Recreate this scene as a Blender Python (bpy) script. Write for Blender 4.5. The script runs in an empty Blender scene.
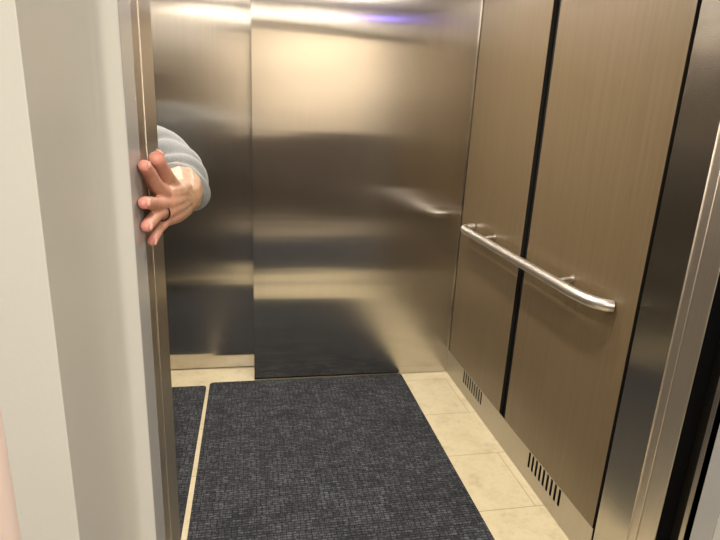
import bpy, bmesh, math, random
from mathutils import Vector, Matrix, Euler
random.seed(4)
S = bpy.context.scene
COL = S.collection

# ------------------------------------------------------------ helpers
def link(name, bm, mat, parent=None, kind=None, smooth=False):
    me = bpy.data.meshes.new(name)
    bmesh.ops.recalc_face_normals(bm, faces=bm.faces)
    bm.to_mesh(me); bm.free()
    if smooth:
        for p in me.polygons: p.use_smooth = True
    o = bpy.data.objects.new(name, me); COL.objects.link(o)
    if mat: me.materials.append(mat)
    if parent: o.parent = parent
    if kind: o['kind'] = kind
    return o

def box(bm, a, b):
    vs = [bm.verts.new((x, y, z)) for x in (a[0], b[0]) for y in (a[1], b[1]) for z in (a[2], b[2])]
    for f in ((0,1,3,2),(4,6,7,5),(0,4,5,1),(2,3,7,6),(0,2,6,4),(1,5,7,3)):
        bm.faces.new([vs[i] for i in f])
    return bm

def BX(a, b): return box(bmesh.new(), a, b)

def prism(bm, pts, z0, z1):
    lo = [bm.verts.new((x, y, z0)) for x, y in pts]
    hi = [bm.verts.new((x, y, z1)) for x, y in pts]
    n = len(pts)
    for i in range(n):
        bm.faces.new((lo[i], lo[(i+1) % n], hi[(i+1) % n], hi[i]))
    bm.faces.new(lo[::-1]); bm.faces.new(hi)
    return bm

def bevel(o, w, seg=2, angle=0.6):
    m = o.modifiers.new('bevel', 'BEVEL'); m.width = w; m.segments = seg; m.limit_method = 'ANGLE'; m.angle_limit = angle
    return o

def tube(bm, path, radii, n=20, cap=True, warp=None):
    """swept circular section along a 3-D path"""
    P = [Vector(p) for p in path]; rings = []
    t0 = (P[1]-P[0]).normalized()
    up = Vector((0, 0, 1)) if abs(t0.z) < .9 else Vector((1, 0, 0))
    u = t0.cross(up).normalized()
    for i, p in enumerate(P):
        t = ((P[min(i+1, len(P)-1)] - P[max(i-1, 0)])).normalized()
        u = (u - t*u.dot(t)).normalized(); v = t.cross(u)
        ring = []
        for k in range(n):
            a = 2*math.pi*k/n
            r = radii[i] if not warp else warp(i, a, radii[i])
            ring.append(bm.verts.new(p + (u*math.cos(a)+v*math.sin(a))*r))
        rings.append(ring)
    for i in range(len(rings)-1):
        for k in range(n):
            bm.faces.new((rings[i][k], rings[i][(k+1) % n], rings[i+1][(k+1) % n], rings[i+1][k]))
    if cap:
        bm.faces.new(rings[0][::-1]); bm.faces.new(rings[-1])
    return rings

def catmull(pts, per=8):
    P = [Vector(p) for p in pts]; out = []
    for i in range(len(P)-1):
        p0 = P[max(i-1, 0)]; p1 = P[i]; p2 = P[i+1]; p3 = P[min(i+2, len(P)-1)]
        for j in range(per):
            t = j/per
            out.append(.5*((2*p1)+(p2-p0)*t+(2*p0-5*p1+4*p2-p3)*t*t+(3*p1-p0-3*p2+p3)*t**3))
    out.append(P[-1]); return out

def thing(name, label, cat, loc=(0, 0, 0), group=None):
    o = bpy.data.objects.new(name, None); COL.objects.link(o); o.location = loc
    o.empty_display_size = .1
    o['label'] = label; o['category'] = cat
    if group: o['group'] = group
    return o

def tag(o, label, cat, group=None):
    o['label'] = label; o['category'] = cat
    if group: o['group'] = group
    return o

# ------------------------------------------------------------ materials
def mat(name, col=(.5, .5, .5), rough=.5, metal=0, spec=.5):
    m = bpy.data.materials.new(name); m.use_nodes = True
    b = m.node_tree.nodes['Principled BSDF']
    b.inputs['Base Color'].default_value = (*col, 1); b.inputs['Roughness'].default_value = rough
    b.inputs['Metallic'].default_value = metal; b.inputs['Specular IOR Level'].default_value = spec
    return m, m.node_tree, b

def N(nt, typ, **kw):
    n = nt.nodes.new(typ)
    for k, v in kw.items():
        if isinstance(k, str) and k.startswith('i_'): n.inputs[int(k[2:])].default_value = v
        else: setattr(n, k, v)
    return n

def L(nt, a, b): nt.links.new(a, b)

def M(nt, op, a, b=None, c=None):
    n = nt.nodes.new('ShaderNodeMath'); n.operation = op
    for i, v in enumerate((a, b, c)):
        if v is None: continue
        if isinstance(v, (int, float)): n.inputs[i].default_value = v
        else: nt.links.new(v, n.inputs[i])
    return n.outputs[0]

def scaled_pos(nt, sc):
    g = N(nt, 'ShaderNodeNewGeometry'); v = N(nt, 'ShaderNodeVectorMath', operation='MULTIPLY')
    L(nt, g.outputs['Position'], v.inputs[0]); v.inputs[1].default_value = sc
    return v.outputs[0]

def ramp(nt, fac, stops):
    r = nt.nodes.new('ShaderNodeValToRGB'); L(nt, fac, r.inputs[0])
    el = r.color_ramp.elements
    while len(el) < len(stops): el.new(.5)
    for e, (p, c) in zip(el, stops): e.position = p; e.color = (*c, 1) if len(c) == 3 else c
    return r.outputs[0]

def noise(nt, vec, scale, detail=4, rough=.5):
    n = N(nt, 'ShaderNodeTexNoise'); L(nt, vec, n.inputs['Vector'])
    n.inputs['Scale'].default_value = scale; n.inputs['Detail'].default_value = detail; n.inputs['Roughness'].default_value = rough
    return n.outputs[0]

def brushed(name, col, rough, tangent, aniso=.95, grain=(260, 260, 1.2), wave=.0):
    m, nt, b = mat(name, col, rough, 1)
    b.inputs['Anisotropic'].default_value = aniso
    c = N(nt, 'ShaderNodeCombineXYZ')
    for i in range(3): c.inputs[i].default_value = tangent[i]
    L(nt, c.outputs[0], b.inputs['Tangent'])
    g = noise(nt, scaled_pos(nt, grain), 1, 3)
    L(nt, ramp(nt, g, [(.25, tuple(x*.93 for x in col)), (.75, tuple(min(1, x*1.05) for x in col))]), b.inputs['Base Color'])
    if wave:
        w = noise(nt, scaled_pos(nt, (.55, .55, 2.4)), 1, 1)
        w2 = noise(nt, scaled_pos(nt, (.5, .5, 16)), 1, 1)
        s = M(nt, 'ADD', w, M(nt, 'MULTIPLY', w2, .03))
        bp = N(nt, 'ShaderNodeBump'); bp.inputs['Distance'].default_value = wave; bp.inputs['Strength'].default_value = 1
        L(nt, s, bp.inputs['Height']); L(nt, bp.outputs[0], b.inputs['Normal'])
    return m

SS = (.60, .575, .54)
steel_rear = brushed('steel brushed rear', SS, .15, (1, 0, 0), 1, wave=.007)
steel_side = brushed('steel brushed side', (.50, .475, .44), .24, (0, 1, 0), .95, wave=.006)
steel_front = brushed('steel brushed front', SS, .33, (1, 0, 0), .9)
steel_kick = brushed('steel kick plate', (.52, .49, .45), .42, (0, 1, 0), .5)
steel_jamb = brushed('steel jamb', (.60, .55, .49), .28, (0, 1, 0), .9)
steel_jamb_r = brushed('steel right jamb', (.72, .66, .60), .42, (0, 1, 0), .6)
steel_rail = brushed('steel satin rail', (.68, .64, .60), .40, (0, 1, 0), .2, grain=(90, 900, 90))
bead_mat, _, _ = mat('satin bead', (.60, .54, .47), .5, 1)
ceil_mat, _, _ = mat('car ceiling white', (.75, .72, .66), .5)
black_mat, _, _ = mat('black reveal', (.008, .007, .006), .6)
shaft_mat, _, _ = mat('shaft black', (.006, .006, .006), .85, spec=.1)
alu_sill, _, _ = mat('aluminium sill', (.62, .58, .5), .35, 1)

# painted landing frame
def painted(name, col, rough):
    m, nt, b = mat(name, col, rough)
    n1 = noise(nt, scaled_pos(nt, (3, 3, 3)), 1, 3)
    L(nt, ramp(nt, n1, [(.3, tuple(c*.97 for c in col)), (.7, col)]), b.inputs['Base Color'])
    n2 = noise(nt, scaled_pos(nt, (160, 160, 160)), 1, 2)
    bp = N(nt, 'ShaderNodeBump'); bp.inputs['Distance'].default_value = .0004; bp.inputs['Strength'].default_value = .35
    L(nt, n2, bp.inputs['Height']); L(nt, bp.outputs[0], b.inputs['Normal'])
    return m
frame_paint = painted('frame paint', (.50, .495, .465), .30)
strike_paint = painted('grey strike paint', (.36, .36, .36), .25)
wall_pink = painted('landing wall paint', (.66, .53, .48), .7)
wall_cream = painted('landing cream wall', (.62, .54, .43), .7)
dark_backdrop, _, _ = mat('dark backdrop', (.07, .055, .045), .6)  # dark colour of the added surfaces opposite, mirrored in the rear steel
landing_ceil, _, _ = mat('landing ceiling', (.75, .72, .66), .8)

# wood laminate panels
def laminate():
    m, nt, b = mat('walnut laminate', (.3, .2, .12), .33)
    p = scaled_pos(nt, (1, 60, 1.6)); n1 = noise(nt, p, 1, 5, .6)
    p2 = scaled_pos(nt, (1, 380, 9)); n2 = noise(nt, p2, 1, 3, .6)
    s = M(nt, 'ADD', M(nt, 'MULTIPLY', n1, .6), M(nt, 'MULTIPLY', n2, .4))
    L(nt, ramp(nt, s, [(.32, (.128, .090, .049)), (.52, (.149, .107, .059)), (.7, (.168, .121, .068))]), b.inputs['Base Color'])
    bp = N(nt, 'ShaderNodeBump'); bp.inputs['Distance'].default_value = .0003; bp.inputs['Strength'].default_value = .3
    L(nt, n2, bp.inputs['Height']); L(nt, bp.outputs[0], b.inputs['Normal'])
    return m
wood = laminate()

# marble tile floor with grout lines at their real places
def tiles():
    m, nt, b = mat('beige marble tile', (.7, .6, .42), .28)
    g = N(nt, 'ShaderNodeNewGeometry'); sp = N(nt, 'ShaderNodeSeparateXYZ'); L(nt, g.outputs['Position'], sp.inputs[0])
    x, y = sp.outputs[0], sp.outputs[1]
    def at(v, t, e=.0018): return M(nt, 'COMPARE', v, t, e)
    def rng(v, a, c): return M(nt, 'MULTIPLY', M(nt, 'GREATER_THAN', v, a), M(nt, 'LESS_THAN', v, c))
    mask = None
    def add(k):
        nonlocal mask
        mask = k if mask is None else M(nt, 'MAXIMUM', mask, k)
    for t in (2.383, 2.027, 1.665, 1.305): add(at(y, t))
    add(M(nt, 'MULTIPLY', at(y, 2.757), M(nt, 'LESS_THAN', x, 1.113)))
    add(M(nt, 'MULTIPLY', at(x, 1.112), rng(y, 2.383, 2.757)))
    add(M(nt, 'MULTIPLY', at(x, 1.112), rng(y, 1.665, 2.027)))
    for t in (.756, .4, .044, -.312, -.668): add(M(nt, 'MULTIPLY', at(x, t), M(nt, 'LESS_THAN', y, 2.757)))
    n1 = noise(nt, scaled_pos(nt, (9, 9, 9)), 1, 6, .6)
    n2 = noise(nt, scaled_pos(nt, (38, 38, 38)), 1, 4, .7)
    s = M(nt, 'ADD', M(nt, 'MULTIPLY', n1, .65), M(nt, 'MULTIPLY', n2, .35))
    c = ramp(nt, s, [(.3, (.44, .37, .235)), (.44, (.57, .50, .335)), (.56, (.63, .56, .385)), (.70, (.51, .43, .28))])
    mx = N(nt, 'ShaderNodeMixRGB'); L(nt, mask, mx.inputs[0]); L(nt, c, mx.inputs[1]); mx.inputs[2].default_value = (.36, .29, .18, 1)
    L(nt, mx.outputs[0], b.inputs['Base Color'])
    bp = N(nt, 'ShaderNodeBump'); bp.inputs['Distance'].default_value = .001; bp.inputs['Strength'].default_value = .6; bp.invert = True
    L(nt, mask, bp.inputs['Height']); L(nt, bp.outputs[0], b.inputs['Normal'])
    return m
tile = tiles()
land_tile, nt, b = mat('landing tile', (.22, .19, .15), .35)
n1 = noise(nt, scaled_pos(nt, (6, 6, 6)), 1, 5)
L(nt, ramp(nt, n1, [(.3, (.19, .165, .13)), (.7, (.26, .23, .18))]), b.inputs['Base Color'])

# charcoal ribbed entrance mat
def carpet():
    m, nt, b = mat('charcoal ribbed carpet', (.05, .05, .055), .95, spec=.15)
    br = N(nt, 'ShaderNodeTexBrick'); L(nt, scaled_pos(nt, (1, 1, 1)), br.inputs['Vector'])
    br.offset = .5; br.inputs['Scale'].default_value = 1
    br.inputs['Brick Width'].default_value = .036; br.inputs['Row Height'].default_value = .0125; br.inputs['Mortar Size'].default_value = .0022
    br.inputs['Mortar Smooth'].default_value = .6
    br.inputs['Color1'].default_value = (1, 1, 1, 1); br.inputs['Color2'].default_value = (.45, .45, .45, 1); br.inputs['Mortar'].default_value = (0, 0, 0, 1)
    br2 = N(nt, 'ShaderNodeTexBrick'); L(nt, scaled_pos(nt, (1, 1, 1)), br2.inputs['Vector'])
    br2.offset = .35; br2.inputs['Scale'].default_value = 1
    br2.inputs['Brick Width'].default_value = .023; br2.inputs['Row Height'].default_value = .05; br2.inputs['Mortar Size'].default_value = .002
    br2.inputs['Color1'].default_value = (1, 1, 1, 1); br2.inputs['Color2'].default_value = (.5, .5, .5, 1); br2.inputs['Mortar'].default_value = (0, 0, 0, 1)
    fine = noise(nt, scaled_pos(nt, (420, 420, 420)), 1, 2, .7)
    mid = noise(nt, scaled_pos(nt, (70, 170, 100)), 1, 3, .7)
    big = noise(nt, scaled_pos(nt, (5, 5, 5)), 1, 3)
    h = M(nt, 'ADD', M(nt, 'MULTIPLY', br.outputs[0], .20), M(nt, 'MULTIPLY', br2.outputs[0], .13))
    h = M(nt, 'ADD', h, M(nt, 'ADD', M(nt, 'MULTIPLY', fine, .50), M(nt, 'MULTIPLY', mid, .50)))
    h = M(nt, 'ADD', h, M(nt, 'MULTIPLY', big, .12))
    c = ramp(nt, h, [(.35, (.004, .0045, .0055)), (.60, (.014, .0155, .019)), (.78, (.038, .041, .048)), (.95, (.12, .13, .145))])
    L(nt, c, b.inputs['Base Color'])
    bp = N(nt, 'ShaderNodeBump'); bp.inputs['Distance'].default_value = .003; bp.inputs['Strength'].default_value = .8
    L(nt, h, bp.inputs['Height']); L(nt, bp.outputs[0], b.inputs['Normal'])
    return m
carpet_mat = carpet()

def cloth(name, col, rough=.9):
    m, nt, b = mat(name, col, rough, spec=.2)
    b.inputs['Sheen Weight'].default_value = .3
    n1 = noise(nt, scaled_pos(nt, (300, 300, 300)), 1, 2)
    L(nt, ramp(nt, n1, [(.3, tuple(c*.82 for c in col)), (.7, tuple(min(1, c*1.1) for c in col))]), b.inputs['Base Color'])
    bp = N(nt, 'ShaderNodeBump'); bp.inputs['Distance'].default_value = .0008; bp.inputs['Strength'].default_value = .5
    L(nt, n1, bp.inputs['Height']); L(nt, bp.outputs[0], b.inputs['Normal'])
    return m
sweat = cloth('grey jersey', (.20, .21, .22))
trousers_mat = cloth('dark trousers cloth', (.03, .033, .045))
shoe_mat, _, _ = mat('shoe leather', (.03, .02, .015), .4)
hair_mat, _, _ = mat('brown hair', (.05, .03, .02), .5)
ring_mat, _, _ = mat('dark ring metal', (.05, .045, .045), .25, 1)
eye_mat, _, _ = mat('eye white', (.8, .78, .75), .2)
nail_mat, _, _ = mat('nail', (.78, .42, .36), .3)
def skin():
    m, nt, b = mat('skin', (.6, .38, .27), .48)
    b.inputs['Subsurface Weight'].default_value = .12; b.inputs['Subsurface Radius'].default_value = (.01, .004, .002)
    b.inputs['Subsurface Scale'].default_value = .5
    a = N(nt, 'ShaderNodeAttribute', attribute_name='flush')
    n1 = noise(nt, scaled_pos(nt, (60, 60, 60)), 1, 4)
    base = ramp(nt, n1, [(.35, (.33, .195, .12)), (.65, (.41, .25, .16))])
    mx = N(nt, 'ShaderNodeMixRGB'); L(nt, a.outputs['Fac'], mx.inputs[0]); L(nt, base, mx.inputs[1]); mx.inputs[2].default_value = (.70, .29, .24, 1)
    L(nt, mx.outputs[0], b.inputs['Base Color'])
    n2 = noise(nt, scaled_pos(nt, (170, 170, 170)), 1, 3)
    bp = N(nt, 'ShaderNodeBump'); bp.inputs['Distance'].default_value = .0012; bp.inputs['Strength'].default_value = .4
    L(nt, n2, bp.inputs['Height']); L(nt, bp.outputs[0], b.inputs['Normal'])
    return m
skin_mat = skin()
def emis(name, col, st):
    m, nt, b = mat(name, (0, 0, 0), .5)
    b.inputs['Emission Color'].default_value = (*col, 1); b.inputs['Emission Strength'].default_value = st
    return m

# ------------------------------------------------------------ car shell
RX = 1.149          # right wall plane
LX = -1.05
YR = 2.85           # rear return panel
YD = 3.02           # rear door panel
YF = 1.15           # inner face of the front returns
CZ = 2.30
link('floor', BX((LX-.05, 1.085, -.04), (RX+.03, 3.12, 0)), tile, kind='structure')
bm = bmesh.new()
box(bm, (LX-.05, YF, CZ), (RX+.05, 3.1, CZ+.04))
link('ceiling', bm, ceil_mat, kind='structure')
# rear wall: a stainless return panel that ends at x=0, and a rear sliding door 17 cm behind it
link('wall_rear', BX((-.005, YR, .004), (RX, YD-.006, CZ)), steel_rear, kind='structure')
d = link('door_1', BX((LX, YD, .009), (.10, YD+.035, CZ)), steel_rear, kind='structure')
link('trim_1', BX((LX, YD+.04, -.001), (.10, YD+.07, .02)), black_mat, kind='structure')   # dark sill slot under the rear door
link('wall_left', BX((LX-.04, YF, .0), (LX, YD, CZ)), steel_side, kind='structure')
# right wall carcass (dark, behind the panels), kick plate, stainless return
link('wall_right', BX((RX+.022, 1.0, 0), (RX+.05, YD, CZ)), black_mat, kind='structure')
KZ = .147
bm = bmesh.new()
# kick plate with two rows of nine louvre slots cut right through
rows = [(1.826, 9), (2.588, 9)]
cuts = []
for y1, n in rows:
    for k in range(n):
        yc = y1 - .0085 - k*.0300
        cuts.append((yc-.0076, yc+.0076))
cuts.sort()
ya = 1.366
z0, z1 = .068, .143
for a, c in cuts:
    box(bm, (RX, ya, .001), (RX+.0012, a, KZ)); box(bm, (RX, a, .001), (RX+.0012, c, z0)); box(bm, (RX, a, z1), (RX+.0012, c, KZ))
    # rounded slot ends
    for zz, s in ((z0, 1), (z1, -1)):
        for yy, q in ((a, 1), (c, -1)):
            prism_pts = [(yy, zz), (yy+q*.0035, zz), (yy, zz+s*.0035)]
            vs = [bm.verts.new((RX, p[0], p[1])) for p in prism_pts]; bm.faces.new(vs)
    ya = c
box(bm, (RX, ya, .001), (RX+.0012, YR, KZ))
bmesh.ops.remove_doubles(bm, verts=bm.verts, dist=1e-5)
bb = link('baseboard_right', bm, steel_kick, kind='structure')
link('trim_2', BX((RX, 1.178, .001), (RX+.02, 1.3565, CZ)), steel_side, kind='structure')
bm = bmesh.new(); box(bm, (RX-.0035, YR-.012, .15), (RX, YR, CZ))
link('trim_3', bm, steel_jamb, kind='structure')

# two laminate wall panels, hung proud of the dark carcass
def panel(y0, y1, label):
    o = link('wall_panel', BX((RX, y0, KZ+.001), (RX+.0015, y1, CZ-.01)), wood)
    c = link('core', BX((RX+.0015, y0, KZ+.001), (RX+.018, y1, CZ-.01)), black_mat, o)
    c['label'] = 'black panel edge'
    return tag(o, label, 'wall panel', 'laminate panels on the right wall')
panel(1.3725, 2.072, 'brown wood-grain laminate wall panel nearest the doorway, carrying the near half of the handrail')
panel(2.130, 2.838, 'brown wood-grain laminate wall panel in the rear corner beside the steel rear wall')

# ------------------------------------------------------------ handrail
hr = thing('handrail', 'round satin stainless steel handrail with ends curved into the wood-panelled wall', 'handrail', (RX, 2.05, .935))
def loc(p): return Vector(p) - Vector(hr.location)
path = catmull([(1.1485, 1.474, .932), (1.128, 1.485, .932), (1.105, 1.515, .933), (1.090, 1.565, .934), (1.0835, 1.63, .935), (1.083, 1.72, .935), (1.083, 2.1, .935),
                (1.083, 2.45, .935), (1.083, 2.60, .935), (1.0865, 2.636, .936), (1.102, 2.655, .940), (1.1485, 2.658, .946)], 7)
bm = bmesh.new(); tube(bm, [loc(p) for p in path], [.0208]*len(path), 28)
link('rail', bm, steel_rail, hr, smooth=True)
for y in (1.72, 2.40):
    bm = bmesh.new()
    tube(bm, [loc((1.149, y, .950)), loc((1.146, y, .950)), loc((1.1458, y, .950)), loc((1.12, y, .948)), loc((1.088, y, .942))], [.014, .014, .008, .008, .008], 20)
    link('bracket', bm, steel_rail, hr, smooth=False)

# ------------------------------------------------------------ front returns, doors, jambs
link('wall_front', BX((LX, YF, 0), (-.205, YF+.02, CZ)), steel_front, kind='structure')
link('trim_4', BX((-.205, YF-.055, 2.12), (RX, YF+.02, CZ)), steel_front, kind='structure')      # transom over the doorway
# car door panel and landing door panel, both slid back to the left: only the leading edges show
bm = prism(bmesh.new(), [(-1.3, 1.025), (-.1838, 1.025), (-.1838, 1.145), (-1.3, 1.145)], .006, 2.14)
link('door_2', bm, steel_jamb, kind='structure'); bevel(bpy.data.objects['door_2'], .002, 2)
bm = prism(bmesh.new(), [(-1.3, .975), (-.1862, .975), (-.1852, 1.0225), (-1.3, 1.0225)], .006, 2.14)
link('door_3', bm, steel_jamb, kind='structure')
# right-hand car jamb with a fine groove
bm = prism(bmesh.new(), [(1.119, 1.083), (1.119, 1.1455), (1.1225, 1.147), (1.1225, 1.149), (1.119, 1.1505), (1.119, 1.1775), (1.145, 1.1775), (1.145, 1.175), (1.121, 1.175), (1.121, 1.083)], 0, 2.12)
o = link('trim_5', bm, steel_jamb_r, kind='structure'); bevel(o, .0016, 2)
o = link('trim_6', BX((1.119, .998, 0), (1.2, 1.0125, 2.12)), steel_jamb, kind='structure'); bevel(o, .001, 1)   # strike strip in the gap
link('trim_14', BX((1.1225, 1.0835, 0), (1.1695, 1.17, 2.3)), shaft_mat, kind='structure')  # black fillers, here and below, stand in for the gap's darkness
link('trim_7', BX((1.24, .93, 0), (1.25, 1.09, 2.3)), shaft_mat, kind='structure')
link('trim_8', BX((1.17, 1.084, 0), (1.24, 1.10, 2.3)), shaft_mat, kind='structure')
# rolled edges that run up the jambs
for nm, x, y, rr in (('trim_17', 1.1182, 1.1785, .0022), ('trim_18', 1.1188, 1.148, .0013), ('trim_19', 1.1188, 1.0835, .0013), ('trim_20', -.1842, 1.0262, .0007)):
    bm = bmesh.new(); tube(bm, [(x, y, .001), (x, y, 1.0), (x, y, 2.12)], [rr]*3, 12); link(nm, bm, bead_mat, kind='structure', smooth=True)
# sills
bm = bmesh.new()
for a, c in ((.955, .985), (.99, 1.015), (1.02, 1.05)): box(bm, (-.6, a, -.03), (1.24, c, 0))
box(bm, (-.6, .955, -.03), (1.24, 1.05, -.008))
link('trim_9', bm, alu_sill, kind='structure')
link('trim_10', BX((-.6, 1.05, -.2), (1.24, 1.085, -.19)), shaft_mat, kind='structure')

# painted landing frame, bent sheet steel
def jamb(name, pts):
    o = link(name, prism(bmesh.new(), pts, 0, 2.12), frame_paint, kind='structure'); return bevel(o, .0035, 3, .3)
def bend(pts): return [(p.x, p.y) for p in catmull([(x, y, 0) for x, y in pts], 5)]
def strike(name, x0, x1, y0, y1): bevel(link(name, BX((x0, y0, 0), (x1, y1, 2.12)), strike_paint, kind='structure'), .0012, 2)
strike('trim_21', -.27, -.1855, .8875, .9725); strike('trim_22', 1.0925, 1.16, .899, .957)
o = jamb('trim_11', [(-.27, .887), (-.1862, .887)] + bend([(-.1862, .8855), (-.2030, .8755), (-.2105, .8660), (-.2150, .8530), (-.2170, .8350), (-.2175, .81)]) + [(-.2175, .607), (-.2835, .607), (-.2835, .66), (-.27, .66)])
o = jamb('trim_12', [(1.16, .8985), (1.0930, .8985)] + bend([(1.0930, .897), (1.110, .887), (1.1175, .8775), (1.122, .8645), (1.124, .8465), (1.1245, .82)]) + [(1.1245, .602), (1.184, .602), (1.184, .66), (1.16, .66)])
o = link('trim_13', BX((-.2815, .602, 2.12), (1.184, .957, 2.2)), frame_paint, kind='structure')
bm = bmesh.new()
box(bm, (-3.0, .632, 0), (-.2815, .95, 2.7)); box(bm, (1.184, .632, 0), (3.0, .95, 2.7)); box(bm, (-.2815, .632, 2.2), (1.184, .95, 2.7))
link('wall_landing', bm, wall_pink, kind='structure')
LB = -2.1
link('wall_opposite', BX((-3.0, LB-.1, 0), (3.0, LB, 2.7)), wall_cream, kind='structure')
link('wall_landing_left', BX((-3.1, LB, 0), (-3.0, .63, 2.7)), wall_cream, kind='structure')
link('wall_landing_right', BX((3.0, LB, 0), (3.1, .63, 2.7)), wall_cream, kind='structure')
link('floor_landing', BX((-3.0, LB, -.04), (3.0, .64, 0)), land_tile, kind='structure')
lm = link('door_mat', BX((-1.2, -.8, .0005), (2.2, .62, .009)), carpet_mat); bevel(lm, .003, 2)
tag(lm, 'wide dark mat on the landing floor outside the lift doorway', 'mat')
link('backdrop_panel', BX((-1.7, LB+.021, 0), (-.15, LB+.06, 2.6)), dark_backdrop, kind='structure')  # unseen slab added to darken the reflection in the left steel panel
link('trim_15', BX((-3.0, .64, -.04), (3.0, .955, 0)), tile, kind='structure')
link('trim_16', BX((-3.0, LB, 0), (3.0, LB+.02, 1.15)), dark_backdrop, kind='structure')  # unseen dado added to darken the lower reflection in the rear steel
link('ceiling_landing', BX((-3.0, LB, 2.7), (3.0, .95, 2.74)), landing_ceil, kind='structure')

# ------------------------------------------------------------ mats
def floor_mat(x0, x1, y0, y1, rot, label):
    bm = bmesh.new(); r = .022; pts = []
    for cx, cy, a0 in ((x1-r, y1-r, 0), (x0+r, y1-r, 90), (x0+r, y0+r, 180), (x1-r, y0+r, 270)):
        for k in range(7):
            a = math.radians(a0+15*k); pts.append((cx+r*math.cos(a), cy+r*math.sin(a)))
    cx, cy = (x0+x1)/2, (y0+y1)/2
    prism(bm, [(x-cx, y-cy) for x, y in pts], .0005, .0085)
    o = link('floor_mat', bm, carpet_mat); o.location = (cx, cy, 0); o.rotation_euler.z = rot
    bevel(o, .002, 2); return tag(o, label, 'mat', 'charcoal carpet mats on the tiled floor')
floor_mat(-.2475, .862, 1.43, 2.838, 0.004, 'large charcoal ribbed carpet mat reaching the steel rear wall, beside the row of beige tiles')
floor_mat(-1.0, -.2675, 1.30, 2.805, -.001, 'charcoal ribbed carpet mat showing as a thin slice beside the left steel door edge')

# ------------------------------------------------------------ lights
def downlight(x, y, z, power, col, label, cat='ceiling light', size=.12, group='round downlights in the lift ceiling'):
    t = thing('downlight', label, cat, (x, y, z), group)
    bm = bmesh.new()
    n = 32; prof = [(size/2+.012, 0), (size/2+.012, -.004), (size/2, -.004), (size/2, 0)]
    rings = []
    for k in range(n):
        a = 2*math.pi*k/n; rings.append([bm.verts.new((r*math.cos(a), r*math.sin(a), h)) for r, h in prof])
    for k in range(n):
        for j in range(4): bm.faces.new((rings[k][j], rings[(k+1) % n][j], rings[(k+1) % n][(j+1) % 4], rings[k][(j+1) % 4]))
    link('bezel', bm, steel_rail, t)
    bm = bmesh.new(); bmesh.ops.create_circle(bm, cap_ends=True, radius=size/2-.001, segments=32, matrix=Matrix.Translation((0, 0, -.0012)))
    link('lens', bm, emis('lens glow', col, 12), t)
    la = bpy.data.lights.new('downlight_lamp', 'AREA'); la.shape = 'DISK'; la.size = size; la.energy = power; la.color = col
    lo = bpy.data.objects.new('downlight_lamp', la); COL.objects.link(lo); lo.location = (0, 0, -.008); lo.parent = t
    return t
warm = (1.0, .90, .765)
CARW = 8.5
for x, y, w in ((-.35, 1.62, 'front left'), (.55, 1.62, 'front right'), (-.35, 2.38, 'rear left'), (.55, 2.38, 'rear right')):
    downlight(x, y, CZ, CARW, warm, 'round recessed downlight in the %s of the lift ceiling' % w)
def ceiling_lamp(x, y, z, sx, sy, power, col, label):
    t = thing('ceiling_lamp', label, 'ceiling light', (x, y, z), 'square lamps on the landing ceiling')
    bm = bmesh.new(); box(bm, (-sx/2-.02, -sy/2-.02, -.012), (sx/2+.02, sy/2+.02, -.0005)); link('frame', bm, ceil_mat, t)
    bm = bmesh.new(); box(bm, (-sx/2, -sy/2, -.016), (sx/2, sy/2, -.0125)); link('diffuser', bm, emis('diffuser glow', col, 4), t)
    la = bpy.data.lights.new('panel_lamp', 'AREA'); la.shape = 'RECTANGLE'; la.size = sx; la.size_y = sy; la.energy = power; la.color = col
    lo = bpy.data.objects.new('panel_lamp', la); COL.objects.link(lo); lo.location = (0, 0, -.02); lo.parent = t
ceiling_lamp(-.08, -.75, 2.7, .4, .6, 31, (1, .94, .83), 'square lamp on the landing ceiling in front of the lift')
ceiling_lamp(2.1, -.7, 2.7, .6, .6, 3, (.86, .93, 1), 'square lamp on the landing ceiling, right of the doorway')
ceiling_lamp(1.0, -1.45, 2.7, 1.8, .4, 44, (1, .90, .76), 'unseen narrow lamp added on the landing ceiling to brighten the opposite wall')  # added wall washer, lifts the bright reflection high on the rear steel
# floor indicator over the doorway, facing into the car
ind = thing('floor_indicator', 'violet lit floor indicator bar on the steel transom inside the lift', 'indicator', (.95, YF+.0205, 2.222))
link('housing', BX((-.16, 0, -.035), (.16, .008, .035)), black_mat, ind)
link('display', BX((-.13, .0082, -.004), (.13, .010, .004)), emis('violet display', (.25, .17, 1.0), 16), ind)

# ------------------------------------------------------------ person
def ball(bm, c, r, sub=2, M3=None):
    if isinstance(r, (int, float)): r = (r, r, r)
    m = Matrix.Translation(c) @ (M3.to_4x4() if M3 else Matrix.Identity(4)) @ Matrix.Diagonal((*r, 1))
    bmesh.ops.create_icosphere(bm, subdivisions=sub, radius=1, matrix=m)

def limb(bm, pts, radii, flat=None, sub=2):
    """closely spaced balls along a smooth path, merged later into one skin by a voxel remesh"""
    P = catmull(pts, 6); R = []
    for i in range(len(radii)-1):
        for j in range(6): R.append(radii[i]+(radii[i+1]-radii[i])*j/6)
    R.append(radii[-1])
    for i in range(len(P)-1):
        d = (P[i+1]-P[i]).length; n = max(1, int(d/(min(R[i], R[i+1])*.2)))
        for j in range(n):
            t = j/n; ball(bm, P[i].lerp(P[i+1], t), R[i]+(R[i+1]-R[i])*t, sub)
    ball(bm, P[-1], R[-1], sub)

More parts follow.
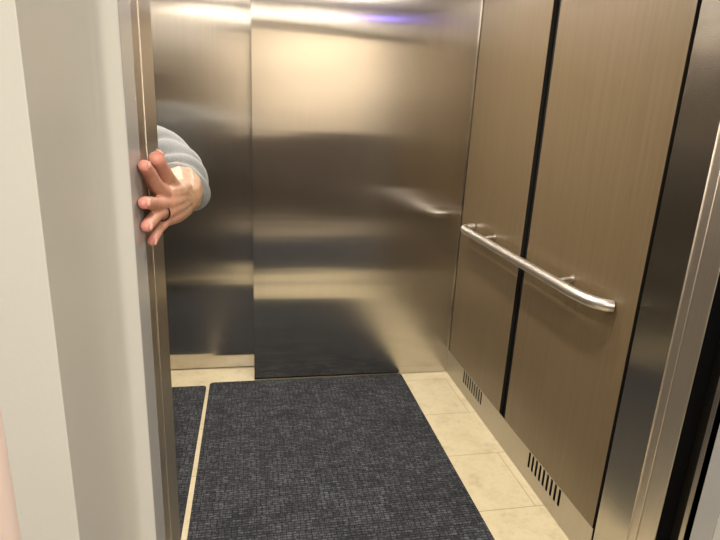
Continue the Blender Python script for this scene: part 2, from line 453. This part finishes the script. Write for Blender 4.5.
def skinned(name, bm, m, voxel, smooth, parent):
    me = bpy.data.meshes.new('tmp'); bm.to_mesh(me); bm.free()
    o = bpy.data.objects.new('tmp', me); COL.objects.link(o)
    r = o.modifiers.new('r', 'REMESH'); r.mode = 'VOXEL'; r.voxel_size = voxel; r.use_smooth_shade = True
    s = o.modifiers.new('s', 'SMOOTH'); s.iterations = smooth; s.factor = .5
    dg = bpy.context.evaluated_depsgraph_get(); dg.update()
    me2 = bpy.data.meshes.new_from_object(o.evaluated_get(dg)); me2.name = name
    bpy.data.objects.remove(o)
    me2.materials.clear(); me2.materials.append(m)
    for p in me2.polygons: p.use_smooth = True
    n = bpy.data.objects.new(name, me2); COL.objects.link(n); n.parent = parent
    return n

PO = Vector((-.68, 1.50, .0085))
person = thing('person', 'person mostly hidden behind the steel door edge, left hand and grey sleeve reaching round it', 'person', PO)
def W(p): return Vector(p) - PO

elb = (-.222, 1.40, 1.365); sh = (-.48, 1.50, 1.44)
bm = bmesh.new()
# forearm and upper arm (left)
limb(bm, [W(sh), W((-.36, 1.455, 1.40)), W(elb), W((-.188, 1.31, 1.347)), W((-.154, 1.2, 1.326)), W((-.141, 1.14, 1.318))], [.055, .05, .047, .052, .0495, .034])
# the wrist broadens into the palm: a slab with the back of the hand towards +x
kn = {'index': (-.1600, 1.045, 1.338), 'middle': (-.1600, 1.036, 1.324), 'ring': (-.1595, 1.040, 1.309), 'pinky': (-.1590, 1.051, 1.294)}
fingers = {
 'index':  ([kn['index'], (-.1685, 1.000, 1.362), (-.1725, .968, 1.386), (-.1745, .943, 1.4005)], [.0158, .0138, .0124, .0110]),
 'middle': ([kn['middle'], (-.1675, .990, 1.330), (-.1725, .952, 1.3385), (-.1750, .922, 1.3435)], [.0150, .0128, .0116, .0108]),
 'ring':   ([kn['ring'], (-.1680, .998, 1.3110), (-.1725, .962, 1.3065), (-.1755, .933, 1.3025)], [.0145, .0125, .0114, .0105]),
 'pinky':  ([kn['pinky'], (-.1690, 1.015, 1.2830), (-.1735, .994, 1.2735), (-.1760, .975, 1.2670)], [.0130, .0108, .0098, .0090]),
 'thumb':  ([(-.1520, 1.105, 1.333), (-.1590, 1.068, 1.362), (-.1640, 1.032, 1.3885), (-.1655, 1.006, 1.4065)], [.0225, .0172, .0155, .0142]),
}
for k, t in kn.items():
    src = Vector((-.1425, 1.13, 1.318 + (t[2]-1.316)*.75)); t = Vector(t)
    limb(bm, [W(src), W(src.lerp(t, .5)+Vector((.003, 0, 0))), W(t)], [.0240, .0215, .0160])
for k, (p, r) in fingers.items(): limb(bm, [W(q) for q in p], r)
# tendons / knuckles on the back of the hand
for k, dz in (('index', .010), ('middle', .003), ('ring', -.004)):
    a = Vector(kn[k])+Vector((.0125, .006, 0)); c = Vector((-.1215, 1.115, 1.318+dz))
    limb(bm, [W(a), W(a.lerp(c, .5)), W(c)], [.0062, .0036, .003])
rs = (-.86, 1.52, 1.43)
limb(bm, [W(rs), W((-.905, 1.53, 1.28)), W((-.92, 1.54, 1.14)), W((-.91, 1.50, 1.02)), W((-.895, 1.46, .91))], [.055, .048, .042, .038, .027])
limb(bm, [W((-.895, 1.46, .90)), W((-.89, 1.445, .85)), W((-.885, 1.43, .80))], [.025, .030, .022])
for k, dy in enumerate((-.03, -.01, .01, .028)):
    limb(bm, [W((-.887, 1.432+dy, .82)), W((-.882, 1.428+dy, .77)), W((-.872, 1.424+dy, .735-.004*abs(k-1.3)))], [.011, .009, .008])
limb(bm, [W((-.89, 1.42, .88)), W((-.875, 1.39, .84)), W((-.868, 1.378, .80))], [.015, .011, .009])
# trunk, legs, neck, head
limb(bm, [W((-.67, 1.53, .92)), W((-.67, 1.52, 1.05)), W((-.67, 1.52, 1.2)), W((-.67, 1.53, 1.36))], [.115, .105, .11, .11])
limb(bm, [W(sh), W((-.67, 1.53, 1.44)), W(rs)], [.05, .07, .05])
for s in (-1, 1):
    limb(bm, [W((-.67+s*.09, 1.53, .9)), W((-.67+s*.1, 1.52, .5)), W((-.67+s*.105, 1.55, .28)), W((-.67+s*.11, 1.56, .10))], [.085, .055, .052, .036])
    limb(bm, [W((-.67+s*.11, 1.575, .055)), W((-.67+s*.12, 1.47, .045)), W((-.67+s*.13, 1.38, .035))], [.036, .034, .025])
limb(bm, [W((-.67, 1.535, 1.42)), W((-.668, 1.525, 1.54))], [.062, .055])
HC = Vector((-.665, 1.505, 1.635))
ball(bm, W(HC+Vector((0, .012, .02))), (.077, .096, .098), 3)
ball(bm, W(HC+Vector((0, -.022, -.045))), (.060, .066, .068), 3)
ball(bm, W(HC+Vector((0, -.062, -.092))), (.024, .02, .018))
limb(bm, [W(HC+Vector((0, -.082, .012))), W(HC+Vector((0, -.098, -.012))), W(HC+Vector((0, -.106, -.030)))], [.009, .011, .014])
for s in (-1, 1):
    ball(bm, W(HC+Vector((s*.013, -.096, -.033))), .0095)
    ball(bm, W(HC+Vector((s*.079, .012, -.008))), (.009, .018, .032))
    limb(bm, [W(HC+Vector((s*.012, -.082, .028))), W(HC+Vector((s*.032, -.080, .032))), W(HC+Vector((s*.05, -.068, .025)))], [.008, .008, .007])
    ball(bm, W(HC+Vector((s*.042, -.062, -.028))), (.02, .018, .02))
limb(bm, [W(HC+Vector((-.024, -.078, -.062))), W(HC+Vector((0, -.086, -.060))), W(HC+Vector((.024, -.078, -.062)))], [.006, .0075, .006])
limb(bm, [W(HC+Vector((-.02, -.077, -.071))), W(HC+Vector((0, -.084, -.073))), W(HC+Vector((.02, -.077, -.071)))], [.006, .008, .006])
body = skinned('body', bm, skin_mat, .0026, 4, person)
# flushed fingertips and knuckles as a colour attribute of the skin
tips = [(W(p[-1]), .030) for p, r in fingers.values()]
fl = body.data.attributes.new('flush', 'FLOAT', 'POINT')
vals = []
hand_c = W((-.165, 1.0, 1.33))
for v in body.data.vertices:
    f = 0
    if (v.co-hand_c).length < .16:
        f = .38*max(0, min(1, 1-(v.co.y-W((0, 1.03, 0)).y)/.06))
        for t, rr in tips:
            f = max(f, min(1, 1.2*(1-(v.co-t).length/rr)) if (v.co-t).length < rr else 0)
    vals.append(f)
fl.data.foreach_set('value', vals)
# ring on the fourth finger
p0, p1 = Vector(fingers['ring'][0][0]), Vector(fingers['ring'][0][1])
c = W(p0.lerp(p1, .55)); d = (p1-p0).normalized(); u = d.cross(Vector((0, 0, 1))).normalized(); v = d.cross(u)
bm = bmesh.new(); rr = []
for k in range(28):
    a = 2*math.pi*k/28; rad = u*math.cos(a)+v*math.sin(a); rr.append([bm.verts.new(c+rad*(.0152+.0013*math.cos(b))+d*.0022*math.sin(b)) for b in [j*math.pi/4 for j in range(8)]])
for k in range(28):
    for j in range(8): bm.faces.new((rr[k][j], rr[(k+1) % 28][j], rr[(k+1) % 28][(j+1) % 8], rr[k][(j+1) % 8]))
link('ring', bm, ring_mat, person, smooth=True)['label'] = 'dark metal ring on the ring finger'
# nails on the dorsal side of the tips
for k, (p, r) in fingers.items():
    t = Vector(p[-1]); dd = (t-Vector(p[-2])).normalized()
    dors = Vector((1, 0, 0)) if k != 'thumb' else Vector((.5, .2, .85))
    dors = (dors-dd*dors.dot(dd)).normalized(); sd = dd.cross(dors)
    R3 = Matrix((dd, sd, dors)).transposed()
    bm = bmesh.new(); ball(bm, W(t+dd*r[-1]*.25+dors*r[-1]*.80), (r[-1]*.72, r[-1]*.62, r[-1]*.22), 2, R3)
    link('fingernail', bm, nail_mat, person, smooth=True)
# sweatshirt
bm = bmesh.new()
limb(bm, [W((-.67, 1.53, .93)), W((-.67, 1.525, 1.0)), W((-.67, 1.52, 1.2)), W((-.67, 1.53, 1.36))], [.138, .135, .132, .128])
limb(bm, [W((-.735, 1.53, .95)), W((-.74, 1.52, 1.2)), W((-.75, 1.53, 1.34))], [.105, .11, .11])
limb(bm, [W((-.605, 1.53, .95)), W((-.60, 1.52, 1.2)), W((-.59, 1.53, 1.34))], [.105, .11, .11])
limb(bm, [W(sh), W((-.56, 1.52, 1.45)), W((-.67, 1.535, 1.465)), W((-.78, 1.53, 1.445)), W(rs)], [.068, .075, .08, .075, .068])
limb(bm, [W(rs), W((-.905, 1.53, 1.28)), W((-.92, 1.54, 1.14)), W((-.91, 1.50, 1.02)), W((-.897, 1.47, .93))], [.068, .062, .056, .05, .042])
limb(bm, [W(sh), W((-.40, 1.475, 1.42)), W((-.33, 1.45, 1.40))], [.068, .064, .062])
shirt = skinned('sweatshirt', bm, sweat, .007, 3, person)
# left sleeve pushed up the forearm: hollow tube with bunched folds, ending in a thick cuff
cp = catmull([(-.36, 1.46, 1.405), (-.29, 1.435, 1.390), (-.230, 1.395, 1.382), (-.196, 1.32, 1.360), (-.168, 1.255, 1.334), (-.154, 1.205, 1.322)], 12)
nn = len(cp)
def rad(i):
    t = i/(nn-1)
    base = .064 + .010*math.sin(math.pi*min(1, t*1.1)) - .006*max(0, t-.8)/.2
    return base - .016
radii = [rad(i) for i in range(nn)]
def warp(i, a, r):
    t = i/(nn-1)
    ph = t*30 + .9*math.sin(a+.6) + .5*math.sin(2*a-1)
    f = abs(math.sin(ph*.75))**.55 * .015*min(1, t*2)*(1.0+.35*math.sin(a*2+2))
    if t > .95: f *= .6
    return r + f + .003*math.sin(a*2+t*9) + .002*math.sin(a*3-t*14)
bm = bmesh.new()
outer = tube(bm, [W(p) for p in cp], radii, 56, cap=False, warp=warp)
# rolled cuff lip and inner lining going back inside
end = outer[-1]; cen = sum((v.co for v in end), Vector())/len(end); ax = (cp[-1]-cp[-2]).normalized()
prev = end
for dr, da in ((-.003, .004), (-.008, .0055), (-.0125, .003), (-.0145, -.004), (-.0145, -.03), (-.0145, -.06)):
    ring = [bm.verts.new(v.co + (cen-v.co).normalized()*(-dr) + ax*da) for v in end]
    for k in range(56): bm.faces.new((prev[k], prev[(k+1) % 56], ring[(k+1) % 56], ring[k]))
    prev = ring
sl = link('sleeve', bm, sweat, shirt, smooth=True); sl['label'] = 'bunched grey sleeve pushed up the forearm'
# trousers, shoes, hair, eyes
bm = bmesh.new()
limb(bm, [W((-.76, 1.53, .93)), W((-.67, 1.535, .93)), W((-.58, 1.53, .93))], [.105, .125, .105])
for s in (-1, 1):
    limb(bm, [W((-.67+s*.085, 1.53, .9)), W((-.67+s*.1, 1.52, .5)), W((-.67+s*.105, 1.55, .28)), W((-.67+s*.11, 1.56, .13))], [.11, .077, .072, .062])
skinned('trousers', bm, trousers_mat, .007, 3, person)
for s in (-1, 1):
    bm = bmesh.new()
    limb(bm, [W((-.67+s*.11, 1.585, .058)), W((-.67+s*.12, 1.47, .055)), W((-.67+s*.13, 1.365, .045))], [.046, .045, .035])
    box(bm, W((-.67+s*.12-.042, 1.34, .010)), W((-.67+s*.12+.042, 1.63, .028)))
    skinned('shoe', bm, shoe_mat, .005, 3, person)
bm = bmesh.new()
ball(bm, W(HC+Vector((0, .028, .034))), (.084, .096, .098), 3); ball(bm, W(HC+Vector((0, .055, -.02))), (.072, .055, .075), 3)
limb(bm, [W(HC+Vector((-.05, -.062, .085))), W(HC+Vector((0, -.07, .092))), W(HC+Vector((.05, -.062, .085)))], [.02, .022, .02])
skinned('hair', bm, hair_mat, .005, 2, person)
for s in (-1, 1):
    bm = bmesh.new(); ball(bm, W(HC+Vector((s*.031, -.0765, .008))), .0115, 3); link('eye', bm, eye_mat, person, smooth=True)

# ------------------------------------------------------------ world, camera, view
w = bpy.data.worlds.new('world'); S.world = w; w.use_nodes = True
w.node_tree.nodes['Background'].inputs[0].default_value = (.02, .02, .02, 1); w.node_tree.nodes['Background'].inputs[1].default_value = 1
cam = bpy.data.cameras.new('camera'); co = bpy.data.objects.new('camera', cam); COL.objects.link(co)
cam.sensor_width = 36; cam.lens = 541/720*36; cam.clip_start = .02
right = Vector((0.98146267, -0.1860766, 0.04589701)); dn = Vector((-0.00872411, -0.28260739, -0.95919599)); fw = Vector((0.19145476, 0.94101465, -0.27899195))
R = Matrix((right, -dn, -fw)).transposed()
co.matrix_world = Matrix.Translation((0, 0, 1.5)) @ R.to_4x4()
S.camera = co
S.view_settings.view_transform = 'Standard'; S.view_settings.look = 'None'; S.view_settings.gamma = 1
S.view_settings.use_curve_mapping = False; S.view_settings.exposure = .62
S.cycles.use_denoising = True; S.cycles.max_bounces = 12; S.cycles.glossy_bounces = 8
S.cycles.sample_clamp_indirect = 6
